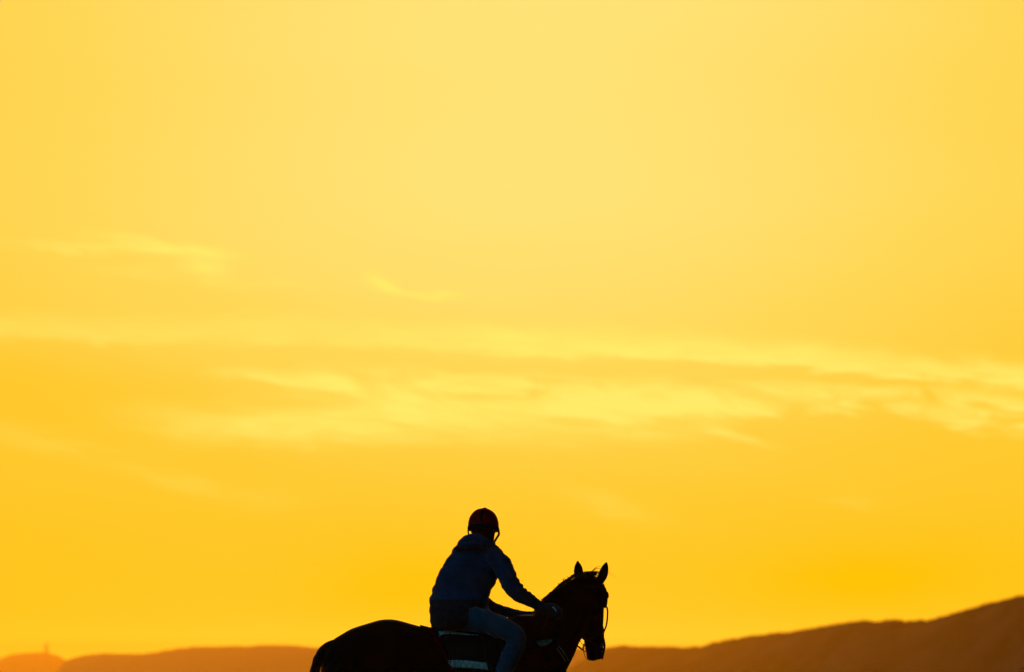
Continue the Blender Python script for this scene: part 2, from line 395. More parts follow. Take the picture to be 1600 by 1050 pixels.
# head frame of reference
PSI = R(64); hf = Vector((math.cos(PSI), math.sin(PSI), 0)); hs = Vector((math.sin(PSI), -math.cos(PSI), 0))   # face direction, horse's right
H0 = J(920.5, 908, .31); H1 = J(929.3, 1020.5, .41); hl = (H1 - H0); HL = hl.length; hl.normalize()
hf = (hf - hl * hf.dot(hl)).normalized(); hs = hl.cross(hf).normalized()
if hs.x < 0: hs = -hs
def H(t, f_, s_): return H0 + hl * (t * .974) + hf * f_ + hs * s_          # t along the face, f_ forward, s_ to the horse's right
HS = [(-.03, -.03, .05, .05), (.0, -.02, .085, .078), (.05, -.01, .115, .100), (.10, -.02, .135, .106), (.15, -.03, .150, .104), (.20, -.035, .155, .092), (.26, -.030, .145, .084), (.32, -.022, .122, .077),
      (.38, -.016, .102, .069), (.44, -.008, .086, .062), (.49, -.002, .078, .060), (.53, .000, .072, .059), (.557, -.002, .064, .056), (.568, -.004, .052, .050)]
rings = []
for t, fo, hd, hw in catmull([list(q) for q in HS], 3):
    rings.append([H(t, fo + hd * math.cos(a) * (1 if math.cos(a) > 0 else 1.05), hw * math.sin(a) * (1 - .22 * abs(math.cos(a)) ** 2 * (1 if math.cos(a) < 0 else .4))) for a in (2 * math.pi * i / 28 for i in range(28))])
rings_to_bm(bm, rings)
for s in (-1, 1):
    ellip(bm, H(.115, .062, s * .078), (.034, .034, .034))                      # brow
    ellip(bm, H(.19, -.09, s * .055), (.05, .05, .06))                           # cheek
    ellip(bm, H(.525, .035, s * .040), (.020, .020, .026))                       # nostril wing
ellip(bm, H(.555, -.035, 0), (.030, .030, .022))                                 # chin
# ears: base, middle points, tip
def ear(pts, wid):
    for i in range(1):
        secs = [(P(x, y, d), w_ * M_PX, th) for (x, y, d), w_, th in zip(pts, wid, (.030, .030, .028, .022, .016, .008, .003))]
        tube(bm, secs, side=hf, n=16)
ear([(906, 904, .345), (904.5, 897, .345), (903.7, 891, .35), (903.2, 885.5, .355), (902.9, 881.5, .36), (902.6, 877.6, .36), (902.3, 875, .36)], (7, 8.2, 8.0, 6.8, 4.8, 2.4, .8))
ear([(938.5, 907, .29), (941.5, 900, .29), (943.5, 893.5, .295), (945.3, 887, .30), (946.6, 882.5, .30), (947.5, 878.6, .30), (947.9, 876, .30)], (6.5, 8.0, 8.0, 6.6, 4.8, 2.4, .8))
# legs: near and far, fore and hind
def fore(d, x0, dxh, lift=0):
    tube(bm, [(J(x0, 1090, d), .12, .085), (J(x0 + 2, 1130, d), .095, .07), (J(x0 + 4 + dxh * .3, 1175, d), .06, .052), (J(x0 + 5 + dxh * .6, 1212, d), .040, .038), (J(x0 + 6 + dxh * .7, 1226, d), .046, .043),
              (J(x0 + 5 + dxh * .75, 1240, d), .036, .035), (J(x0 + 4 + dxh * .85, 1270, d), .027, .026), (J(x0 + 3 + dxh * .95, 1288, d), .034, .032), (J(x0 + 8 + dxh, 1303, d), .028, .028), (J(x0 + 12 + dxh, 1313, d), .040, .038)], n=16)
    return J(x0 + 14 + dxh, 1323, d)
def hind(d, x0, dxh):
    tube(bm, [(J(x0 + 8, 1090, d), .17, .09), (J(x0 + 14, 1125, d), .125, .08), (J(x0 + 2, 1165, d), .07, .055), (J(x0 - 16, 1196, d), .048, .040), (J(x0 - 20 + dxh * .3, 1212, d), .050, .042), (J(x0 - 16 + dxh * .5, 1232, d), .036, .034),
              (J(x0 - 13 + dxh * .8, 1268, d), .029, .028), (J(x0 - 12 + dxh, 1288, d), .036, .034), (J(x0 - 5 + dxh, 1303, d), .029, .029), (J(x0 - 1 + dxh, 1313, d), .040, .038)], n=16)
    return J(x0 + 1 + dxh, 1323, d)
hoofs = [fore(dc(850) - .13, 850, 22), fore(dc(850) + .13, 846, -26), hind(dc(545) - .13, 545, 20), hind(dc(545) + .13, 548, -22)]
def muscle(v): return noise.noise(v * 4.5) * .004 + noise.noise(v * 11) * .0012
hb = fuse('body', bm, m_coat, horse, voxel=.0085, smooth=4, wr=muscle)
HB = bvh_of(hb)
for c in hoofs:
    bm = bmesh.new(); rr = [(.062, 0), (.058, .03), (.050, .062), (.044, .085)]
    rings_to_bm(bm, [[Vector((c.x + r * 1.15 * math.cos(a) - z * .35 + .02, c.y + r * math.sin(a), z)) for a in (2 * math.pi * i / 20 for i in range(20))] for r, z in rr])
    mesh_obj('hoof', bm, m_hoof, horse)
for s in (-1, 1):
    bm = bmesh.new(); ellip(bm, H(.12, .052, s * .099), (.019, .019, .019), seg=16); mesh_obj('eye', bm, m_eye, horse)

def strand(bm, pts, r, n=4):
    tube(bm, [(p, r * (1 - .75 * i / (len(pts) - 1))) for i, p in enumerate(pts)], n=n, k=3, round_ends=False)
# mane: short pulled mane along the crest
bm = bmesh.new(); rnd = random.Random(11)
crest = [(838, 950), (848, 938.5), (856, 931), (866, 922.5), (874, 914.5), (882, 908.5), (890, 904), (897, 898.5), (905, 897), (913, 896), (920, 895), (928, 896)]
for i in range(420):
    t = i / 419 * (len(crest) - 1); k = min(int(t), len(crest) - 2); q = t - k
    x = crest[k][0] * (1 - q) + crest[k + 1][0] * q; y = crest[k][1] * (1 - q) + crest[k + 1][1] * q
    d = interp(x, [(838, .13), (866, .17), (897, .25), (928, .31)])
    L_ = rnd.uniform(5, 14) if x < 895 else rnd.uniform(3, 9); ang = rnd.gauss(.7, .35)
    p0 = P(x, y + 2.5, d + rnd.uniform(-.02, .02)); out = (rnd.uniform(.2, 1.6) + (rnd.random() < .12) * rnd.uniform(.5, 2.2)) if x < 900 else rnd.uniform(0, 1.8)
    p1 = P(x - .5, y - out, d + rnd.uniform(-.03, .03)); sdn = rnd.choice((-1, 1, 1))
    p2 = P(x - 3 + rnd.uniform(-2, 2), y + L_ * .45, d + sdn * .055); p3 = P(x - 2 + rnd.uniform(-3, 3), y + L_ * 1.2, d + sdn * .105)
    strand(bm, [p0, p1, p2, p3], .0032)
# a few loose tufts standing up from the crest
for x, y in [(848, 938), (851, 937.5), (854, 935), (882, 907.5), (884, 906), (868, 920.5), (889, 903.5), (875, 914)]:
    for j in range(4):
        d = interp(x, [(838, .13), (866, .17), (897, .25)])
        strand(bm, [P(x, y + 2, d), P(x - 1 + rnd.uniform(-.5, .5), y - 1, d), P(x - 2.5 + rnd.uniform(-1.5, 1), y - 2.6 + rnd.uniform(-.6, .8), d)], .003)
mesh_obj('mane', bm, m_hair, horse)
# forelock: wisps between and past the ears
bm = bmesh.new()
for j in range(46):
    x = rnd.uniform(912, 934); L_ = rnd.uniform(2, 5)
    strand(bm, [P(x, 899, .31), P(x + rnd.uniform(-1, 2), 895 - rnd.uniform(0, 2.2), .32), P(x + rnd.uniform(1, 6), 895 - rnd.uniform(-1, 2.4), .35), P(x + rnd.uniform(4, 10), 899 + L_, .40)], .0026)
for pts in ([(922, 896), (926.5, 891), (931, 887.2), (936, 884.8), (939, 885)], [(923, 896), (927, 891.5), (932, 888.6), (937, 888), (941, 890)], [(926, 896), (930, 893.5), (935, 896)], [(914, 896), (915.5, 893), (919, 893.4)], [(917, 896), (919, 893), (924, 892.6)],
            [(948, 893), (953, 896), (958, 899), (963, 903)], [(924, 896), (928, 890), (930, 886)]):
    strand(bm, [P(x, y, .34) for x, y in pts], .0030 if pts[0][0] != 948 else .0014)
mesh_obj('forelock', bm, m_hair, horse)
# tail: dock plus hanging hair
bm = bmesh.new()
DT = dc(500)
tube(bm, [(P(525, 1005, DT), .030, .03), (P(514, 1011.5, DT), .040, .04), (P(504, 1020.5, DT), .040, .045), (P(497.5, 1033, DT), .034, .045), (P(493, 1046, DT), .033, .048), (P(490, 1070, DT), .045, .055), (P(489, 1110, DT), .055, .065), (P(491, 1160, DT), .05, .06), (P(493, 1210, DT), .02, .03)], n=16)
for i in range(260):
    a = rnd.uniform(0, 6.28); r = rnd.uniform(.5, 1.0)
    ex = rnd.uniform(-.3, .3)
    pts = []
    for (x, y, rr) in [(512, 1014.5, .028), (500, 1025, .036), (495, 1037, .031), (491.5, 1050, .033), (489, 1075, .05), (488, 1115, .062), (490, 1165, .060), (492, 1222 + rnd.uniform(-25, 8), .03)]:
        c = P(x, y, DT); pts.append(c + Vector((math.cos(a + ex) * rr * r, math.sin(a + ex) * rr * r, 0)))
    strand(bm, pts, .0042)
mesh_obj('tail', bm, m_hair, horse)

# ------------------------------------------------------------------ draping helpers: straps and cloths laid onto a surface
def cast(tree, px, py, off, side=-1):
    """point on the surface seen at a pixel; side -1 near flank, +1 far flank"""
    a = P(px, py, -2 if side < 0 else 2.6); b = P(px, py, 2.6 if side < 0 else -2)
    h, n_, _, _ = tree.ray_cast(a, (b - a).normalized(), 6)
    if h is None: return None
    return h + (n_ if n_.dot(b - a) < 0 else -n_) * off
def patch(tree, tops, bots, m, name, parent, off=.012, thick=.006, nx=24, ny=5, ripple=0.0, label=None):
    """a band of cloth between two rows of pixels, lying on the surface, with thickness"""
    bm = bmesh.new(); outer, inner = [], []
    xs_t = catmull([list(p) for p in tops], 6); xs_b = catmull([list(p) for p in bots], 6)
    def at(L2, t):
        k = t * (len(L2) - 1); i = min(int(k), len(L2) - 2); q = k - i
        return L2[i][0] * (1 - q) + L2[i + 1][0] * q, L2[i][1] * (1 - q) + L2[i + 1][1] * q
    for i in range(nx + 1):
        a = at(xs_t, i / nx); b = at(xs_b, i / nx); ro, ri = [], []
        for j in range(ny + 1):
            q = j / ny; x = a[0] * (1 - q) + b[0] * q; y = a[1] * (1 - q) + b[1] * q
            e = ripple * math.sin(i * 2.1) if ripple else 0
            h = cast(tree, x, y, off + e)
            if h is None: h = P(x, y, .1)
            ro.append(h); ri.append(h + (P(x, y, 1) - P(x, y, 0)).normalized() * thick)
        outer.append(ro); inner.append(ri)
    rings = [ro + list(reversed(ri)) for ro, ri in zip(outer, inner)]
    rings_to_bm(bm, rings)
    return mesh_obj(name, bm, m, parent, label=label)
def strap(tree, pts, r, m, name, parent, off=.004, flat=.35, k=6, sag=None):
    q = catmull([list(p) for p in pts], k); out = []
    for c in q:
        h = cast(tree, c[0], c[1], off); out.append(h if h is not None else P(c[0], c[1], c[2] if len(c) > 2 else .3))
    bm = bmesh.new(); tube(bm, [(p, r, r * flat) for p in out], n=8, k=1); return mesh_obj(name, bm, m, parent)

m_black = mat('black_leather', (.006, .005, .005), rough=.8, spec=.02, var=.3, vscale=50, bump=.1, bscale=300)
m_blackcloth = mat('black_cloth', (.003, .003, .004), rough=.95, spec=.1, var=.3, vscale=60, bump=.2, bscale=300)
m_red = mat('dark_red_trim', (.06, .001, .002), rough=.95, spec=.02, var=.3, vscale=40)
m_white = mat('pale_webbing', (.34, .50, .52), rough=.9, spec=.0, var=.55, vscale=26, bump=.5, bscale=90, stretch=(3, 1, .6))
m_white2 = mat('pale_knit', (.26, .33, .30), rough=.95, spec=.0, var=.75, vscale=34, bump=.7, bscale=70, stretch=(3.2, 1, .5))
m_green = mat('green_pad', (.05, .10, .07), rough=.95, spec=.05, var=.4, vscale=30)
m_steel = mat('steel', (.10, .10, .11), rough=.5, metal=.8, var=.1)

# ------------------------------------------------------------------ saddle cloth over the back
cloth = empty('saddle_cloth', P(715, 985, dc(715)), 'black saddle cloth with dark red edging and pale bands lying over the horse\'s back', 'saddle cloth')
def wrap(name, m, parent, x_rear, x_front, th0, off, thick, nth=40, nxs=16):
    """sheet over the trunk between two edges given as px(theta); theta 0 on the spine, both flanks to +-th0"""
    bm = bmesh.new(); O, I = [], []
    for a in range(-nth, nth + 1):
        t = a / nth * th0; o_, i_ = [], []
        for j in range(nxs + 1):
            q = j / nxs; x = x_rear(abs(t)) * (1 - q) + x_front(abs(t)) * q
            tp, bt, hw = trunk_sec(x); A = P(x, tp, dc(x)); B = P(x, bt, dc(x)); c = (A + B) / 2; hh = (A.z - B.z) / 2
            tt = -t
            for lst, o in ((o_, off + thick), (i_, off)):
                wv = noise.noise(Vector((x * .05, t * 3, 2))) * .003
                lst.append(c + Vector((0, 0, (hh + o + wv) * math.cos(tt))) + Vector((-math.sin(R(12)), math.cos(R(12)), 0)) * ((hw + o + wv) * math.sin(tt) * egg(tt, x)))
        O.append(o_); I.append(i_)
    rings_to_bm(bm, [o_ + list(reversed(i_)) for o_, i_ in zip(O, I)])
    return mesh_obj(name, bm, m, parent)
rear = lambda t: 673 + 18 * (t / 1.2) ** 1.4
cl_main = wrap('cloth', m_blackcloth, cloth, lambda t: rear(t), lambda t: 790 + 4 * t, 1.5, .004, .008)
trim = wrap('trim', m_red, cloth, lambda t: rear(t) - 17 + 7.5 * t, lambda t: rear(t) - .3, 1.46, .003, .006, nxs=3)
HC = bvh_of(hb, cl_main)
patch(HC, [(685, 988.5), (694, 987), (710, 989), (730, 992), (748, 994)], [(687.5, 994.5), (696, 992.5), (712, 993), (730, 994), (748, 994.6)], m_white, 'band', cloth, off=.010, thick=.02, nx=40, label='pale blue upper band of the saddle cloth')
patch(HC, [(699, 1032), (712, 1032), (730, 1033.2), (750, 1035.5), (765, 1037.5)], [(700.5, 1037), (708, 1042.5), (730, 1044), (750, 1046), (768, 1048.5)], m_white2, 'band', cloth, off=.010, thick=.012, nx=48, ripple=.0015, label='pale ribbed lower band of the saddle cloth')

# ------------------------------------------------------------------ saddle
saddle = empty('saddle', P(735, 980, dc(735)), 'small black exercise saddle under the rider, with stirrups', 'saddle')
bm = bmesh.new()
tube(bm, [(P(683, 975, dc(683)), .022, .12), (P(695, 980, dc(695)), .030, .16), (P(725, 982, dc(725)), .032, .15), (P(758, 981, dc(760)), .03, .11), (P(780, 974, dc(780)), .028, .07)], n=24)
fuse('seat', bm, m_black, saddle, voxel=.008)
for s in (-1, 1):
    bm = bmesh.new()
    O, I = [], []
    for a in range(15):
        t = .35 + a / 14 * .95; o_, i_ = [], []
        for j in range(13):
            q = j / 12; x = (768 + 3 * t) * (1 - q) + (804 + 10 * math.sin(t * 1.5)) * q
            tp, bt, hw = trunk_sec(x); A = P(x, tp, dc(x)); B = P(x, bt, dc(x)); c = (A + B) / 2; hh = (A.z - B.z) / 2
            for lst, o in ((o_, .028), (i_, .020)):
                lst.append(c + Vector((0, 0, (hh + o) * math.cos(t))) + Vector((-math.sin(R(12)), math.cos(R(12)), 0)) * ((hw + o) * s * math.sin(t) * egg(t, x)))
        O.append(o_); I.append(i_)
    rings_to_bm(bm, [o_ + list(reversed(i_)) for o_, i_ in zip(O, I)]); mesh_obj('flap', bm, m_black, saddle)
# girth
bm = bmesh.new(); O, I = [], []
for a in range(41):
    t = 1.3 + a / 40 * (2 * math.pi - 2.6); o_, i_ = [], []
    for j in range(4):
        x = 768 + j * 6; tp, bt, hw = trunk_sec(x); A = P(x, tp, dc(x)); B = P(x, bt, dc(x)); c = (A + B) / 2; hh = (A.z - B.z) / 2
        for lst, o in ((o_, .017), (i_, .006)):
            lst.append(c + Vector((0, 0, (hh + o) * math.cos(t))) + Vector((-math.sin(R(12)), math.cos(R(12)), 0)) * ((hw + o) * math.sin(t) * egg(t, x)))
    O.append(o_); I.append(i_)
rings_to_bm(bm, [o_ + list(reversed(i_)) for o_, i_ in zip(O, I)]); mesh_obj('girth', bm, m_blackcloth, saddle)
ANK = {-1: P(772, 1118, -.34), 1: P(772, 1118, .44)}
for s in (-1, 1):
    a = ANK[s]; foot = a + Vector((.07, 0, -.085))
    bm = bmesh.new(); tube(bm, [(P(752, 990, dc(752) + s * .26), .012, .003), (foot.lerp(P(752, 990, dc(752) + s * .28), .5), .012, .003), (foot + Vector((0, 0, .125)), .012, .003)], n=8, k=3); mesh_obj('stirrup_leather', bm, m_black, saddle)
    bm = bmesh.new(); q = [foot + Vector((0, math.sin(x) * .062, .045 + math.cos(x) * .075 if math.cos(x) > -.5 else -.005)) for x in (2 * math.pi * i / 24 for i in range(25))]
    tube(bm, [(p, .006, .006) for p in q], n=8, k=1, side=Vector((1, 0, 0))); mesh_obj('stirrup', bm, m_steel, saddle)

# ------------------------------------------------------------------ breast girth
bg_ = empty('breastplate', P(866, 1018, .0), 'breast girth strap with a green patch across the horse\'s shoulder', 'breastplate')
patch(HC, [(837.5, 1003.5), (848, 1001.5), (862.5, 1000)], [(843, 1010.5), (850, 1010), (861, 1004)], m_green, 'pad', bg_, off=.012, thick=.012, nx=14, label='green patch on the shoulder')
strap(HC, [(821, 1011), (830, 1009), (840, 1006), (854, 1004), (867, 1008), (875, 1017), (881, 1027), (884, 1034)], .013, m_blackcloth, 'strap', bg_, off=.006)
strap(HC, [(870.5, 1010.5), (875, 1016), (880, 1023.5), (884.5, 1032)], .0035, m_green, 'piping', bg_, off=.022)
strap(HC, [(867.5, 1013.5), (872, 1020), (877, 1027), (881, 1034)], .003, m_green, 'piping', bg_, off=.020)

# ------------------------------------------------------------------ bridle and reins
bridle = empty('bridle', H(.05, 0, 0), 'black leather bridle with reins on the horse\'s head', 'bridle')
def head_pt(t, a, o=.006):                   # point on the head surface, angle a: 0 face front, +90 the horse's right
    hsx = catmull([list(q) for q in HS], 6)
    best = min(hsx, key=lambda q: abs(q[0] - t)); _, fo, hd, hw = best
    return H(t, fo + (hd + o) * math.cos(a), (hw + o) * math.sin(a) * (1 - .22 * abs(math.cos(a)) ** 2 * (1 if math.cos(a) < 0 else .4)))
def loop(name, t0, t1, o, r, n=40):
    bm = bmesh.new(); tube(bm, [(head_pt(t0 + (t1 - t0) * (.5 - .5 * math.cos(a)), a, o), .011, r) for a in (2 * math.pi * i / n for i in range(n + 1))], side=hf, n=8, k=1, round_ends=False)
    return mesh_obj(name, bm, m_black, bridle)
def lp(name, pts, r, r2=None, m=None):
    bm = bmesh.new(); e_ = r if r > .012 else 0; tube(bm, [(p, (r if 0 < i < len(pts) - 1 or not e_ else r * .45), r2 or r) for i, p in enumerate(pts)], n=8, k=4); return mesh_obj(name, bm, m or m_black, bridle)
loop('noseband', .36, .40, .006, .004); loop('browband', .045, .02, .008, .004)
lp('headpiece', [head_pt(.06, R(90), .008), H(.02, -.02, .088), H(-.028, -.03, .05), H(-.038, -.03, 0), H(-.028, -.03, -.05), H(.02, -.02, -.088), head_pt(.06, R(-90), .008)], .009)
for s in (-1, 1):
    lp('cheek_strap', [head_pt(t, s * R(95 if t < .3 else 80), .007) for t in (.05, .12, .2, .28, .36, .43)] + [H(.475, -.01, s * .066)], .007, .004)
    bm = bmesh.new(); c = H(.485, -.012, s * .068); q = [c + hl * (math.cos(x) * .028) + hf * (math.sin(x) * .028) for x in (2 * math.pi * i / 20 for i in range(21))]
    tube(bm, [(p, .0045, .0045) for p in q], n=6, k=1, side=hs); mesh_obj('bit_ring', bm, m_steel, bridle)
# browband ornament and the looped straps that stand off the right outline
dR = .27
lp('cheek_piece', [P(x, y, dR) for x, y in ((941, 914), (943.5, 920), (945.8, 928), (946.2, 937), (945.2, 945), (945.0, 949))], .015, .012)
lp('cheek_piece', [P(x, y, dR) for x, y in ((946.2, 946), (949.1, 952), (949.2, 962), (948.3, 972), (946.8, 979), (944.6, 984.5), (942.2, 990))], .0058)
lp('cheek_piece', [P(x, y, .30) for x, y in ((940.5, 991), (943.2, 998), (944.8, 1007), (944.4, 1014), (942.6, 1022), (941, 1029))], .0065)
lp('curb_strap', [P(x, y, .30) for x, y in ((906, 1001), (908.6, 1005), (911, 1007), (914, 1007.8))], .0022)
lp('curb_strap', [P(x, y, .30) for x, y in ((913.2, 1009), (912, 1015), (912.6, 1021), (915.2, 1027), (919, 1031), (923, 1031.6))], .0022)
lp('curb_strap', [P(x, y, .30) for x, y in ((914.5, 1012), (917, 1018.5), (919, 1020))], .0028)
# reins from the bit to the rider's hands
HN = P(857, 953, .03); HF = P(846, 958, .24)
for s, h in ((1, HN), (-1, HF)):
    b0 = H(.50, -.03, s * .075)
    mid = b0.lerp(h, .5) + Vector((0, -.10 if s > 0 else .22, .0))
    pts = [b0, b0.lerp(mid, .5) + Vector((-.02, -.02 * s, .01)), mid, mid.lerp(h, .55), h]
    lp('rein', pts, .006, .003)
lp('rein', [HN, P(852, 975, -.03), P(842, 992, -.04), P(838, 985, .0), HF + Vector((0, -.1, -.06)), HF], .006, .003)

# ------------------------------------------------------------------ rider
m_skin = mat('skin', (.17, .09, .055), rough=.55, var=.08, vscale=20)
m_hood = mat('navy_fleece', (.0015, .022, .052), rough=1, spec=.0, sheen=.25, sheen_tint=(.5, .3, .2), var=.25, vscale=14, bump=.35, bscale=70)
m_denim = mat('denim', (.007, .034, .058), rough=1, spec=.0, sheen=.25, sheen_tint=(.6, .4, .25), var=.15, vscale=9, bump=.35, bscale=130)
m_helm = mat('dark_red_helmet', (.17, .001, .003), rough=.9, spec=.04, var=.2, vscale=12, bump=.1, bscale=60)
m_boot = mat('boot_leather', (.012, .010, .010), rough=.4, spec=.4)
m_glove = mat('glove', (.004, .005, .008), rough=.8)
m_cuff = mat('pale_cuff', (.25, .45, .6), rough=.8)
person = empty('person', P(720, 985, dc(720)), 'rider in red helmet, navy hooded top and jeans leaning forward on the dark horse', 'person')
# joints
NKB = P(754, 853, .10)
def arm_near(g_=0.0): return [(P(773, 872, .0), .066 + g_, .066 + g_), (P(785, 882.5, -.03), .066 + g_, .064 + g_), (P(792.5, 902, -.06), .066 + g_, .06 + g_), (P(803, 919, -.08), .062 + g_, .056 + g_), (P(813, 929.5, -.07), .056 + g_, .05 + g_),
                             (P(826, 937, -.04), .046 + g_, .043 + g_), (P(838, 944, -.01), .036 + g_, .036 + g_), (P(847, 949.5, .01), .029 + g_, .029 + g_)]
def arm_far(g_=0.0): return [(P(722, 876, .27), .062 + g_, .062 + g_), (P(727, 892, .31), .058 + g_, .058 + g_), (P(742, 920, .34), .054 + g_, .054 + g_), (P(755, 940, .35), .048 + g_, .046 + g_), (P(772, 950.5, .34), .040 + g_, .040 + g_),
                            (P(795, 957.5, .31), .036 + g_, .036 + g_), (P(820, 962, .28), .033 + g_, .031 + g_), (P(834, 961.5, .26), .028 + g_, .028 + g_)]
def leg(s, g_=0.0):
    f_ = (lambda d: d) if s < 0 else (lambda d: .17 - d)
    k = 0 if s < 0 else -4
    return [(P(700, 966, f_(-.03)), .085 + g_, .09 + g_), (P(725, 966, f_(-.10)), .088 + g_, .085 + g_), (P(752, 970, f_(-.17)), .084 + g_, .082 + g_), (P(775, 977, f_(-.22)), .078 + g_, .075 + g_), (P(794, 985, f_(-.26)), .070 + g_, .07 + g_),
            (P(806, 995, f_(-.28)), .066 + g_, .064 + g_), (P(805, 1009, f_(-.29)), .064 + g_, .06 + g_), (P(796, 1030, f_(-.30)), .062 + g_, .06 + g_), (P(787, 1052, f_(-.31)), .056 + g_, .055 + g_), (P(778, 1082, f_(-.33)), .044 + g_, .045 + g_), (P(773, 1112, f_(-.34)), .034 + g_, .036 + g_)]
# torso rows: py, left px, right px, centre depth, half depth
TO = [(845, 741, 765, .09, .06), (850, 735, 769, .09, .075), (855, 721, 774, .10, .10), (861, 710, 780, .11, .12), (868, 702.5, 785, .12, .13), (876, 696.5, 788, .12, .14), (886, 690.8, 786, .11, .15), (897, 685.3, 781, .10, .15), (908, 680.8, 775, .09, .145), (918, 677, 769.5, .08, .14),
      (928, 674, 765, .06, .14), (937, 672, 762.5, .04, .15), (948, 672, 764, .02, .16), (958, 671.8, 768, .0, .17), (968, 673.2, 772, -.0, .18), (978, 674, 772, 0, .18), (986, 677, 766, .0, .17)]
def torso(rows, g_=0.0, n=32):
    rings = []
    for y, a, b, d, hd in catmull([list(q) for q in rows], 3):
        A, B = P(a, y, d), P(b, y, d); c = (A + B) / 2; hw = (B.x - A.x) / 2 + g_
        rings.append([c + Vector((hw * math.copysign(abs(math.cos(t)) ** .85, math.cos(t)), (hd + g_) * math.copysign(abs(math.sin(t)) ** .9, math.sin(t)), 0)) for t in (2 * math.pi * i / n for i in range(n))])
    rings_to_bm(bm, rings)
def hand(bm, wrist, grip, s):
    """palm, four curled fingers of unequal length and a thumb closing on the rein"""
    ax = (grip - wrist).normalized(); dn = Vector((0, 0, -1)); dn = (dn - ax * dn.dot(ax)).normalized(); sd_ = ax.cross(dn).normalized() * s
    pc = wrist + ax * .055
    tube(bm, [(wrist, .026, .021), (pc, .036, .018), (wrist + ax * .085, .038, .016)], side=sd_, n=14)
    for i, (ln, r) in enumerate(((.82, .0095), (1.0, .010), (.95, .0095), (.76, .0082))):
        b = wrist + ax * .088 + dn * ((i - 1.5) * .0195)
        c1 = b + ax * .034 * ln - sd_ * .004; c2 = c1 + (ax * .008 - sd_ * .030) * ln; c3 = c2 + (-ax * .024 - sd_ * .006) * ln
        tube(bm, [(wrist + ax * .06 + dn * ((i - 1.5) * .017), r), (b, r), (c1, r * .96), (c2, r * .9), (c3, r * .8)], side=dn, n=10, k=3)
    t0 = wrist + ax * .035 - dn * .028 ; t1 = t0 + ax * .032 - dn * .012 - sd_ * .012; t2 = t1 + ax * .028 + dn * .004 - sd_ * .014; t3 = t2 + ax * .012 + dn * .012 - sd_ * .008
    tube(bm, [(t0, .013), (t1, .0115), (t2, .010), (t3, .0085)], side=sd_, n=10, k=3)
WN, WF = P(847, 949.5, .01), P(834, 961.5, .26)
GN, GF = P(866, 957, .02), P(850, 963, .25)
# head: faces away from the camera and slightly to the right
HC_ = P(755.5, 826, .12); ff = Vector((.22, .96, -.12)).normalized(); fs = Vector((ff.y, -ff.x, 0)).normalized(); fu = fs.cross(ff).normalized()
if fu.z < 0: fu = -fu
def F(s_, f_, u_): return HC_ + fs * s_ + ff * f_ + fu * u_
ROT = Matrix((fs, ff, fu)).transposed()
bm = bmesh.new()
ellip(bm, F(0, -.005, .035), (.077, .097, .092), ROT); ellip(bm, F(0, .035, -.035), (.060, .065, .080), ROT); ellip(bm, F(0, .065, -.085), (.032, .032, .026), ROT)
for s in (-1, 1):
    ellip(bm, F(s * .079, -.005, -.008), (.010, .020, .032), ROT); ellip(bm, F(s * .035, .078, -.030), (.022, .018, .018), ROT)
tube(bm, [(F(0, .098, .012), .008), (F(0, .112, -.012), .011), (F(0, .116, -.026), .014)], n=10)
tube(bm, [(F(-.024, .092, -.056), .007), (F(0, .100, -.056), .008), (F(.024, .092, -.056), .007)], n=8)
tube(bm, [(F(0, -.015, -.02), .056), (P(755, 846, .10), .055), (NKB, .062), (P(750, 868, .10), .07)], n=20)
torso([(q[0], q[1] + 4, q[2] - 4, q[3], q[4] - .02) for q in TO])
tube(bm, arm_near(-.014)); tube(bm, arm_far(-.014)); tube(bm, leg(-1, -.014)); tube(bm, leg(1, -.014))
hand(bm, WN, GN, 1); hand(bm, WF, GF, -1)
for s in (-1, 1):
    a = leg(s)[-1][0]; tube(bm, [(a, .032), (a + Vector((0, 0, -.06)), .032), (a + Vector((.06, 0, -.075)), .028), (a + Vector((.14, 0, -.075)), .026)], n=12)
fuse('body', bm, m_skin, person, voxel=.0055, smooth=2)
# hair at the nape
bm = bmesh.new(); ellip(bm, F(0, -.014, .010), (.0815, .093, .085), ROT); tube(bm, [(F(0, -.02, .0), .074, .07), (P(757, 842, .075), .064, .055), (P(754, 853, .07), .062, .05)], n=24); fuse('hair', bm, m_hair, person, voxel=.006, wr=lambda v: noise.noise(v * 60) * .003)
for s in (-1, 1):
    bm = bmesh.new(); ellip(bm, F(s * .031, .089, .002), (.012, .010, .010), ROT, 12); mesh_obj('eye', bm, m_eye, person)
# hooded top
FOLD = [(P(700, 925, -.05), Vector((.25, 0, .97)), .055, .20, .0035), (P(772, 900, -.05), Vector((.7, 0, .7)), .05, .16, .006), (P(806, 918, -.1), Vector((.72, 0, -.69)), .042, .12, .007), (P(735, 880, -.03), Vector((.45, 0, .89)), .09, .2, .004)]
def folds(v):
    c = 0.0
    for K, ax, wl, sg, am in FOLD:
        d = v - K; ph = d.dot(ax) / wl * 6.283 + noise.noise(v * 7) * 4
        c += math.sin(ph) * am * math.exp(-(d.length / sg) ** 2) * (.5 + noise.noise(v * 6 + Vector((2, 0, 0))))
    return c + folds0(v)
def folds0(v):
    q = Vector((v.x * 9, v.y * 9, v.z * 22 + v.x * 8))
    return noise.noise(q) * .005 + noise.noise(v * 38) * .0016 + abs(noise.noise(v * 17 + Vector((3, 1, 2)))) * .004 + max(0, noise.noise(v * 85)) * .0035
bm = bmesh.new()
torso([q for q in TO if 850 <= q[0] <= 948])
HEM = [(930, 673.5, 765, .06, .145), (936, 671.2, 764, .04, .156), (941, 671.2, 764, .04, .158), (944, 672.5, 763.5, .03, .155)]
torso(HEM)
tube(bm, arm_near(0)); tube(bm, arm_far(0))
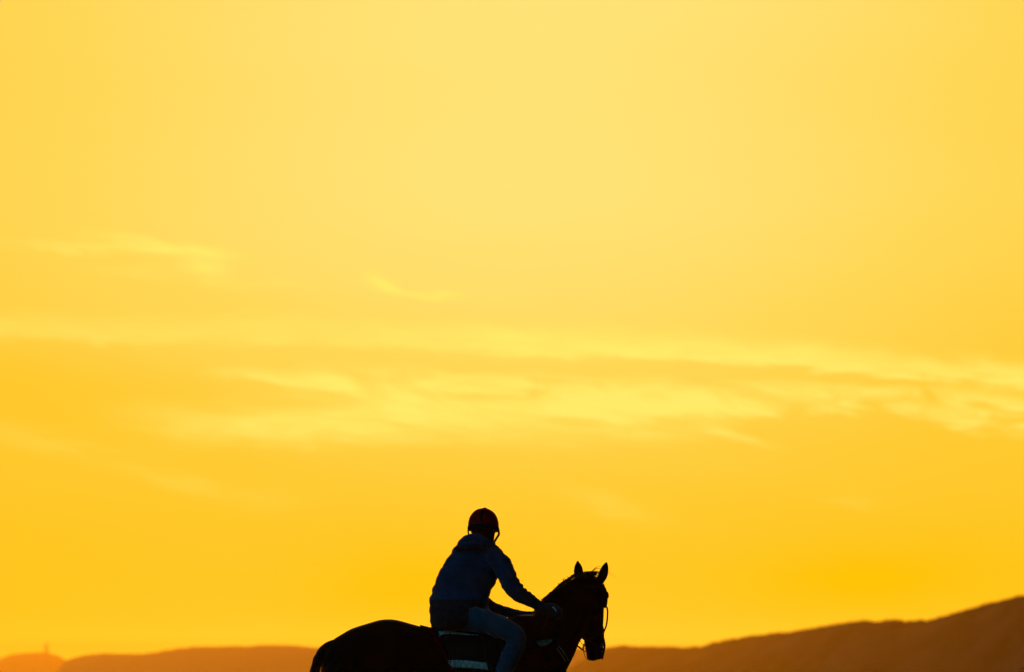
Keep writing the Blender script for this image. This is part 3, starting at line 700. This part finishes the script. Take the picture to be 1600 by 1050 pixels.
tube(bm, [(P(774, 868, .03), .06), (P(757, 862, .08), .075), (P(720, 866, .22), .065)], n=20)
# hood lying bunched behind the neck and round the collar
HCn = P(748, 847, .12)
rg = []
for i in range(25):
    a = 2 * math.pi * i / 24; x = math.cos(a); y = math.sin(a)
    py_ = 847 + 3 * x + (2 if y > 0 else 0) ; rg.append((P(744.5 + 22 * x, py_ + (4.5 if x < -.5 else 0), .12 + y * .115), .034 if y < .3 else .022, .030))
tube(bm, rg, side=Vector((0, 0, 1)), n=12, k=2, round_ends=False)
tube(bm, [(P(718, 855.5, .06), .026, .06), (P(725, 848, .04), .034, .07), (P(735, 842.5, .03), .036, .06), (P(746, 840.5, .02), .032, .05), (P(757, 846, .02), .026, .05), (P(764, 851, .03), .018, .04)], n=16)
tube(bm, [(P(711.8, 856.2, .03), .011, .02), (P(720, 853.0, -.01), .020, .04), (P(740, 850.5, -.03), .02, .04), (P(757, 853, -.01), .014, .03)], n=14)
fuse('hooded_top', bm, m_hood, person, voxel=.0065, smooth=3, wr=folds)
# jeans
CREASE = [(P(792, 992, -.30), Vector((.55, 0, .83)), .034, .16, .0085), (P(740, 965, -.2), Vector((.75, 0, .66)), .05, .17, .006), (P(790, 1035, -.33), Vector((.3, 0, .95)), .07, .2, .004)]
def jf(v):
    q = Vector((v.x * 8 - v.z * 10, v.y * 7, v.z * 16 + v.x * 10))
    c = 0.0
    for K, ax, wl, sg, am in CREASE:            # gathered creases behind the knee and at the hip
        d = v - K; ph = d.dot(ax) / wl * 6.283 + noise.noise(v * 9) * 3.5
        c += math.sin(ph) * am * math.exp(-(d.length / sg) ** 2) * (.5 + noise.noise(v * 7 + Vector((5, 0, 0))))
    return noise.noise(q) * .005 + noise.noise(v * 34) * .0014 + c
bm = bmesh.new(); torso([q for q in TO if q[0] >= 937])
LJ = leg(-1, .002); LJ2 = leg(1, .002)
tube(bm, LJ, n=24); tube(bm, LJ2, n=24)
fuse('jeans', bm, m_denim, person, voxel=.0065, smooth=3, wr=jf)
m_shirt = mat('dark_shirt', (.012, .010, .014), rough=1, spec=.02, var=.3, vscale=30, bump=.4, bscale=80)
bm = bmesh.new(); torso([(938, 672.5, 758, .03, .165), (946, 671.6, 760, .01, .18), (956, 671.2, 757, -.01, .20), (966, 672.6, 752, -.03, .21), (975, 673.4, 744, -.03, .21), (982, 675, 728, -.02, .195)])
fuse('shirt_tail', bm, m_shirt, person, voxel=.0065, smooth=3, wr=folds)
for s in (-1, 1):
    a = leg(s)[-1][0]; bm = bmesh.new()
    tube(bm, [(a + Vector((.004, 0, .03)), .044), (a + Vector((0, 0, -.03)), .042), (a + Vector((.012, 0, -.075)), .043), (a + Vector((.07, 0, -.092)), .036, .040), (a + Vector((.13, 0, -.098)), .028, .040), (a + Vector((.175, 0, -.10)), .022, .032)], n=18)
    bmesh.ops.create_cube(bm, size=1, matrix=Matrix.Translation(a + Vector((-.005, 0, -.123))) @ Matrix.Diagonal((.07, .06, .022, 1)))
    fuse('boot', bm, m_boot, person, voxel=.006, smooth=2)
# gloves follow the hands; pale cuff on the near one
for wv, gv, s in ((WN, GN, 1), (WF, GF, -1)):
    bm = bmesh.new(); hand(bm, wv, gv, s)
    fuse('glove', bm, m_glove, person, voxel=.004, smooth=1, wr=lambda v: .0065)
bm = bmesh.new(); a = P(865.5, 950.5, -.035)
tube(bm, [(P(863.5, 948.5, -.04), .004, .008), (P(866.5, 950.6, -.045), .0045, .008), (P(868.8, 954.6, -.045), .0035, .008)], n=8); mesh_obj('cuff_strap', bm, m_cuff, person, label='pale strap on the near glove')

# helmet: round shell with seam, brim peak in front and chin straps
helmet = empty('helmet', F(0, 0, .05), '', ''); del helmet['label']; del helmet['category']; helmet.parent = person; helmet.matrix_parent_inverse = person.matrix_world.inverted()
bm = bmesh.new(); rings = []
hr = (.106, .130, .122); hc0 = (0, -.006, .020)
for i in range(13):
    el_ = (i / 12) * math.pi / 2 * .985; rr = math.cos(el_) ** .92; rings.append([F(hc0[0] + hr[0] * rr * math.cos(a) * (1.0), hc0[1] + hr[1] * rr * math.sin(a), hc0[2] + hr[2] * math.sin(el_)) for a in (2 * math.pi * k / 48 for k in range(48))])
low = [[F(hr[0] * q * math.cos(a), -.006 + hr[1] * q * math.sin(a), z) for a in (2 * math.pi * k / 48 for k in range(48))] for q, z in ((.80, .03), (.95, -.012), (1.0, -.004))]
rings_to_bm(bm, low + rings)
shell = fuse('shell', bm, m_helm, helmet, voxel=.006, smooth=2, wr=lambda v: noise.noise(v * 30) * .0012)
bm = bmesh.new(); tube(bm, [(F(.012, -.006 + (hr[1] + .001) * math.cos(a), .020 + (hr[2] + .001) * math.sin(a)), .009, .0035) for a in (math.pi * i / 24 for i in range(25))], side=Vector((0, 0, 1)), n=8, k=1); mesh_obj('seam', bm, mat('helmet_seam', (.04, .001, .002), rough=.95, spec=.0), helmet)
bm = bmesh.new(); rings_to_bm(bm, [[F((hr[0] + o) * math.cos(a), -.006 + (hr[1] + o) * math.sin(a), z) for a in (2 * math.pi * k / 48 for k in range(48))] for o, z in ((-.004, -.014), (.002, -.012), (.0035, .0), (.002, .012), (-.004, .013))]); mesh_obj('rim', bm, m_blackcloth, helmet)
bm = bmesh.new(); ellip(bm, F(0, .125, .012), (.075, .055, .010), ROT, 20); mesh_obj('peak', bm, m_blackcloth, helmet)
chin = F(.0, .060, -.105)
for s, pts in ((-1, [(731.8, 823, .06), (731.6, 829, .07), (732.6, 835, .09), (740, 843, .16)]), (1, [(778.3, 826, .06), (779.3, 831.5, .06), (779.2, 835.5, .07), (775.5, 841.5, .10), (771, 848, .13), (763, 850, .18)])):
    bm = bmesh.new(); tube(bm, [(P(*p), .008 if s > 0 else .0055, .006) for p in pts], n=8); mesh_obj('chin_strap', bm, m_black, helmet)
bm = bmesh.new(); tube(bm, [(P(773, 829, .05), .004), (P(771.5, 836, .06), .006), (P(770, 844, .09), .008)], n=8); mesh_obj('chin_strap', bm, m_black, helmet)

# ------------------------------------------------------------------ haze
bm = bmesh.new(); bmesh.ops.create_cube(bm, size=1, matrix=Matrix.Translation((0, 5750, 59.0)) @ Matrix.Diagonal((18500, 16000, 122, 1)))
mh = bpy.data.materials.new('haze_air'); mh.use_nodes = True; t = mh.node_tree; t.nodes.clear()
vp = t.nodes.new('ShaderNodeVolumePrincipled'); vp.inputs['Color'].default_value = (1, .43, .02, 1); vp.inputs['Density'].default_value = 1 / 9000; vp.inputs['Anisotropy'].default_value = .5
mo = t.nodes.new('ShaderNodeOutputMaterial'); t.links.new(vp.outputs[0], mo.inputs['Volume'])
hz_o = mesh_obj('haze', bm, mh, smooth=False); hz_o['kind'] = 'stuff'
print('done')
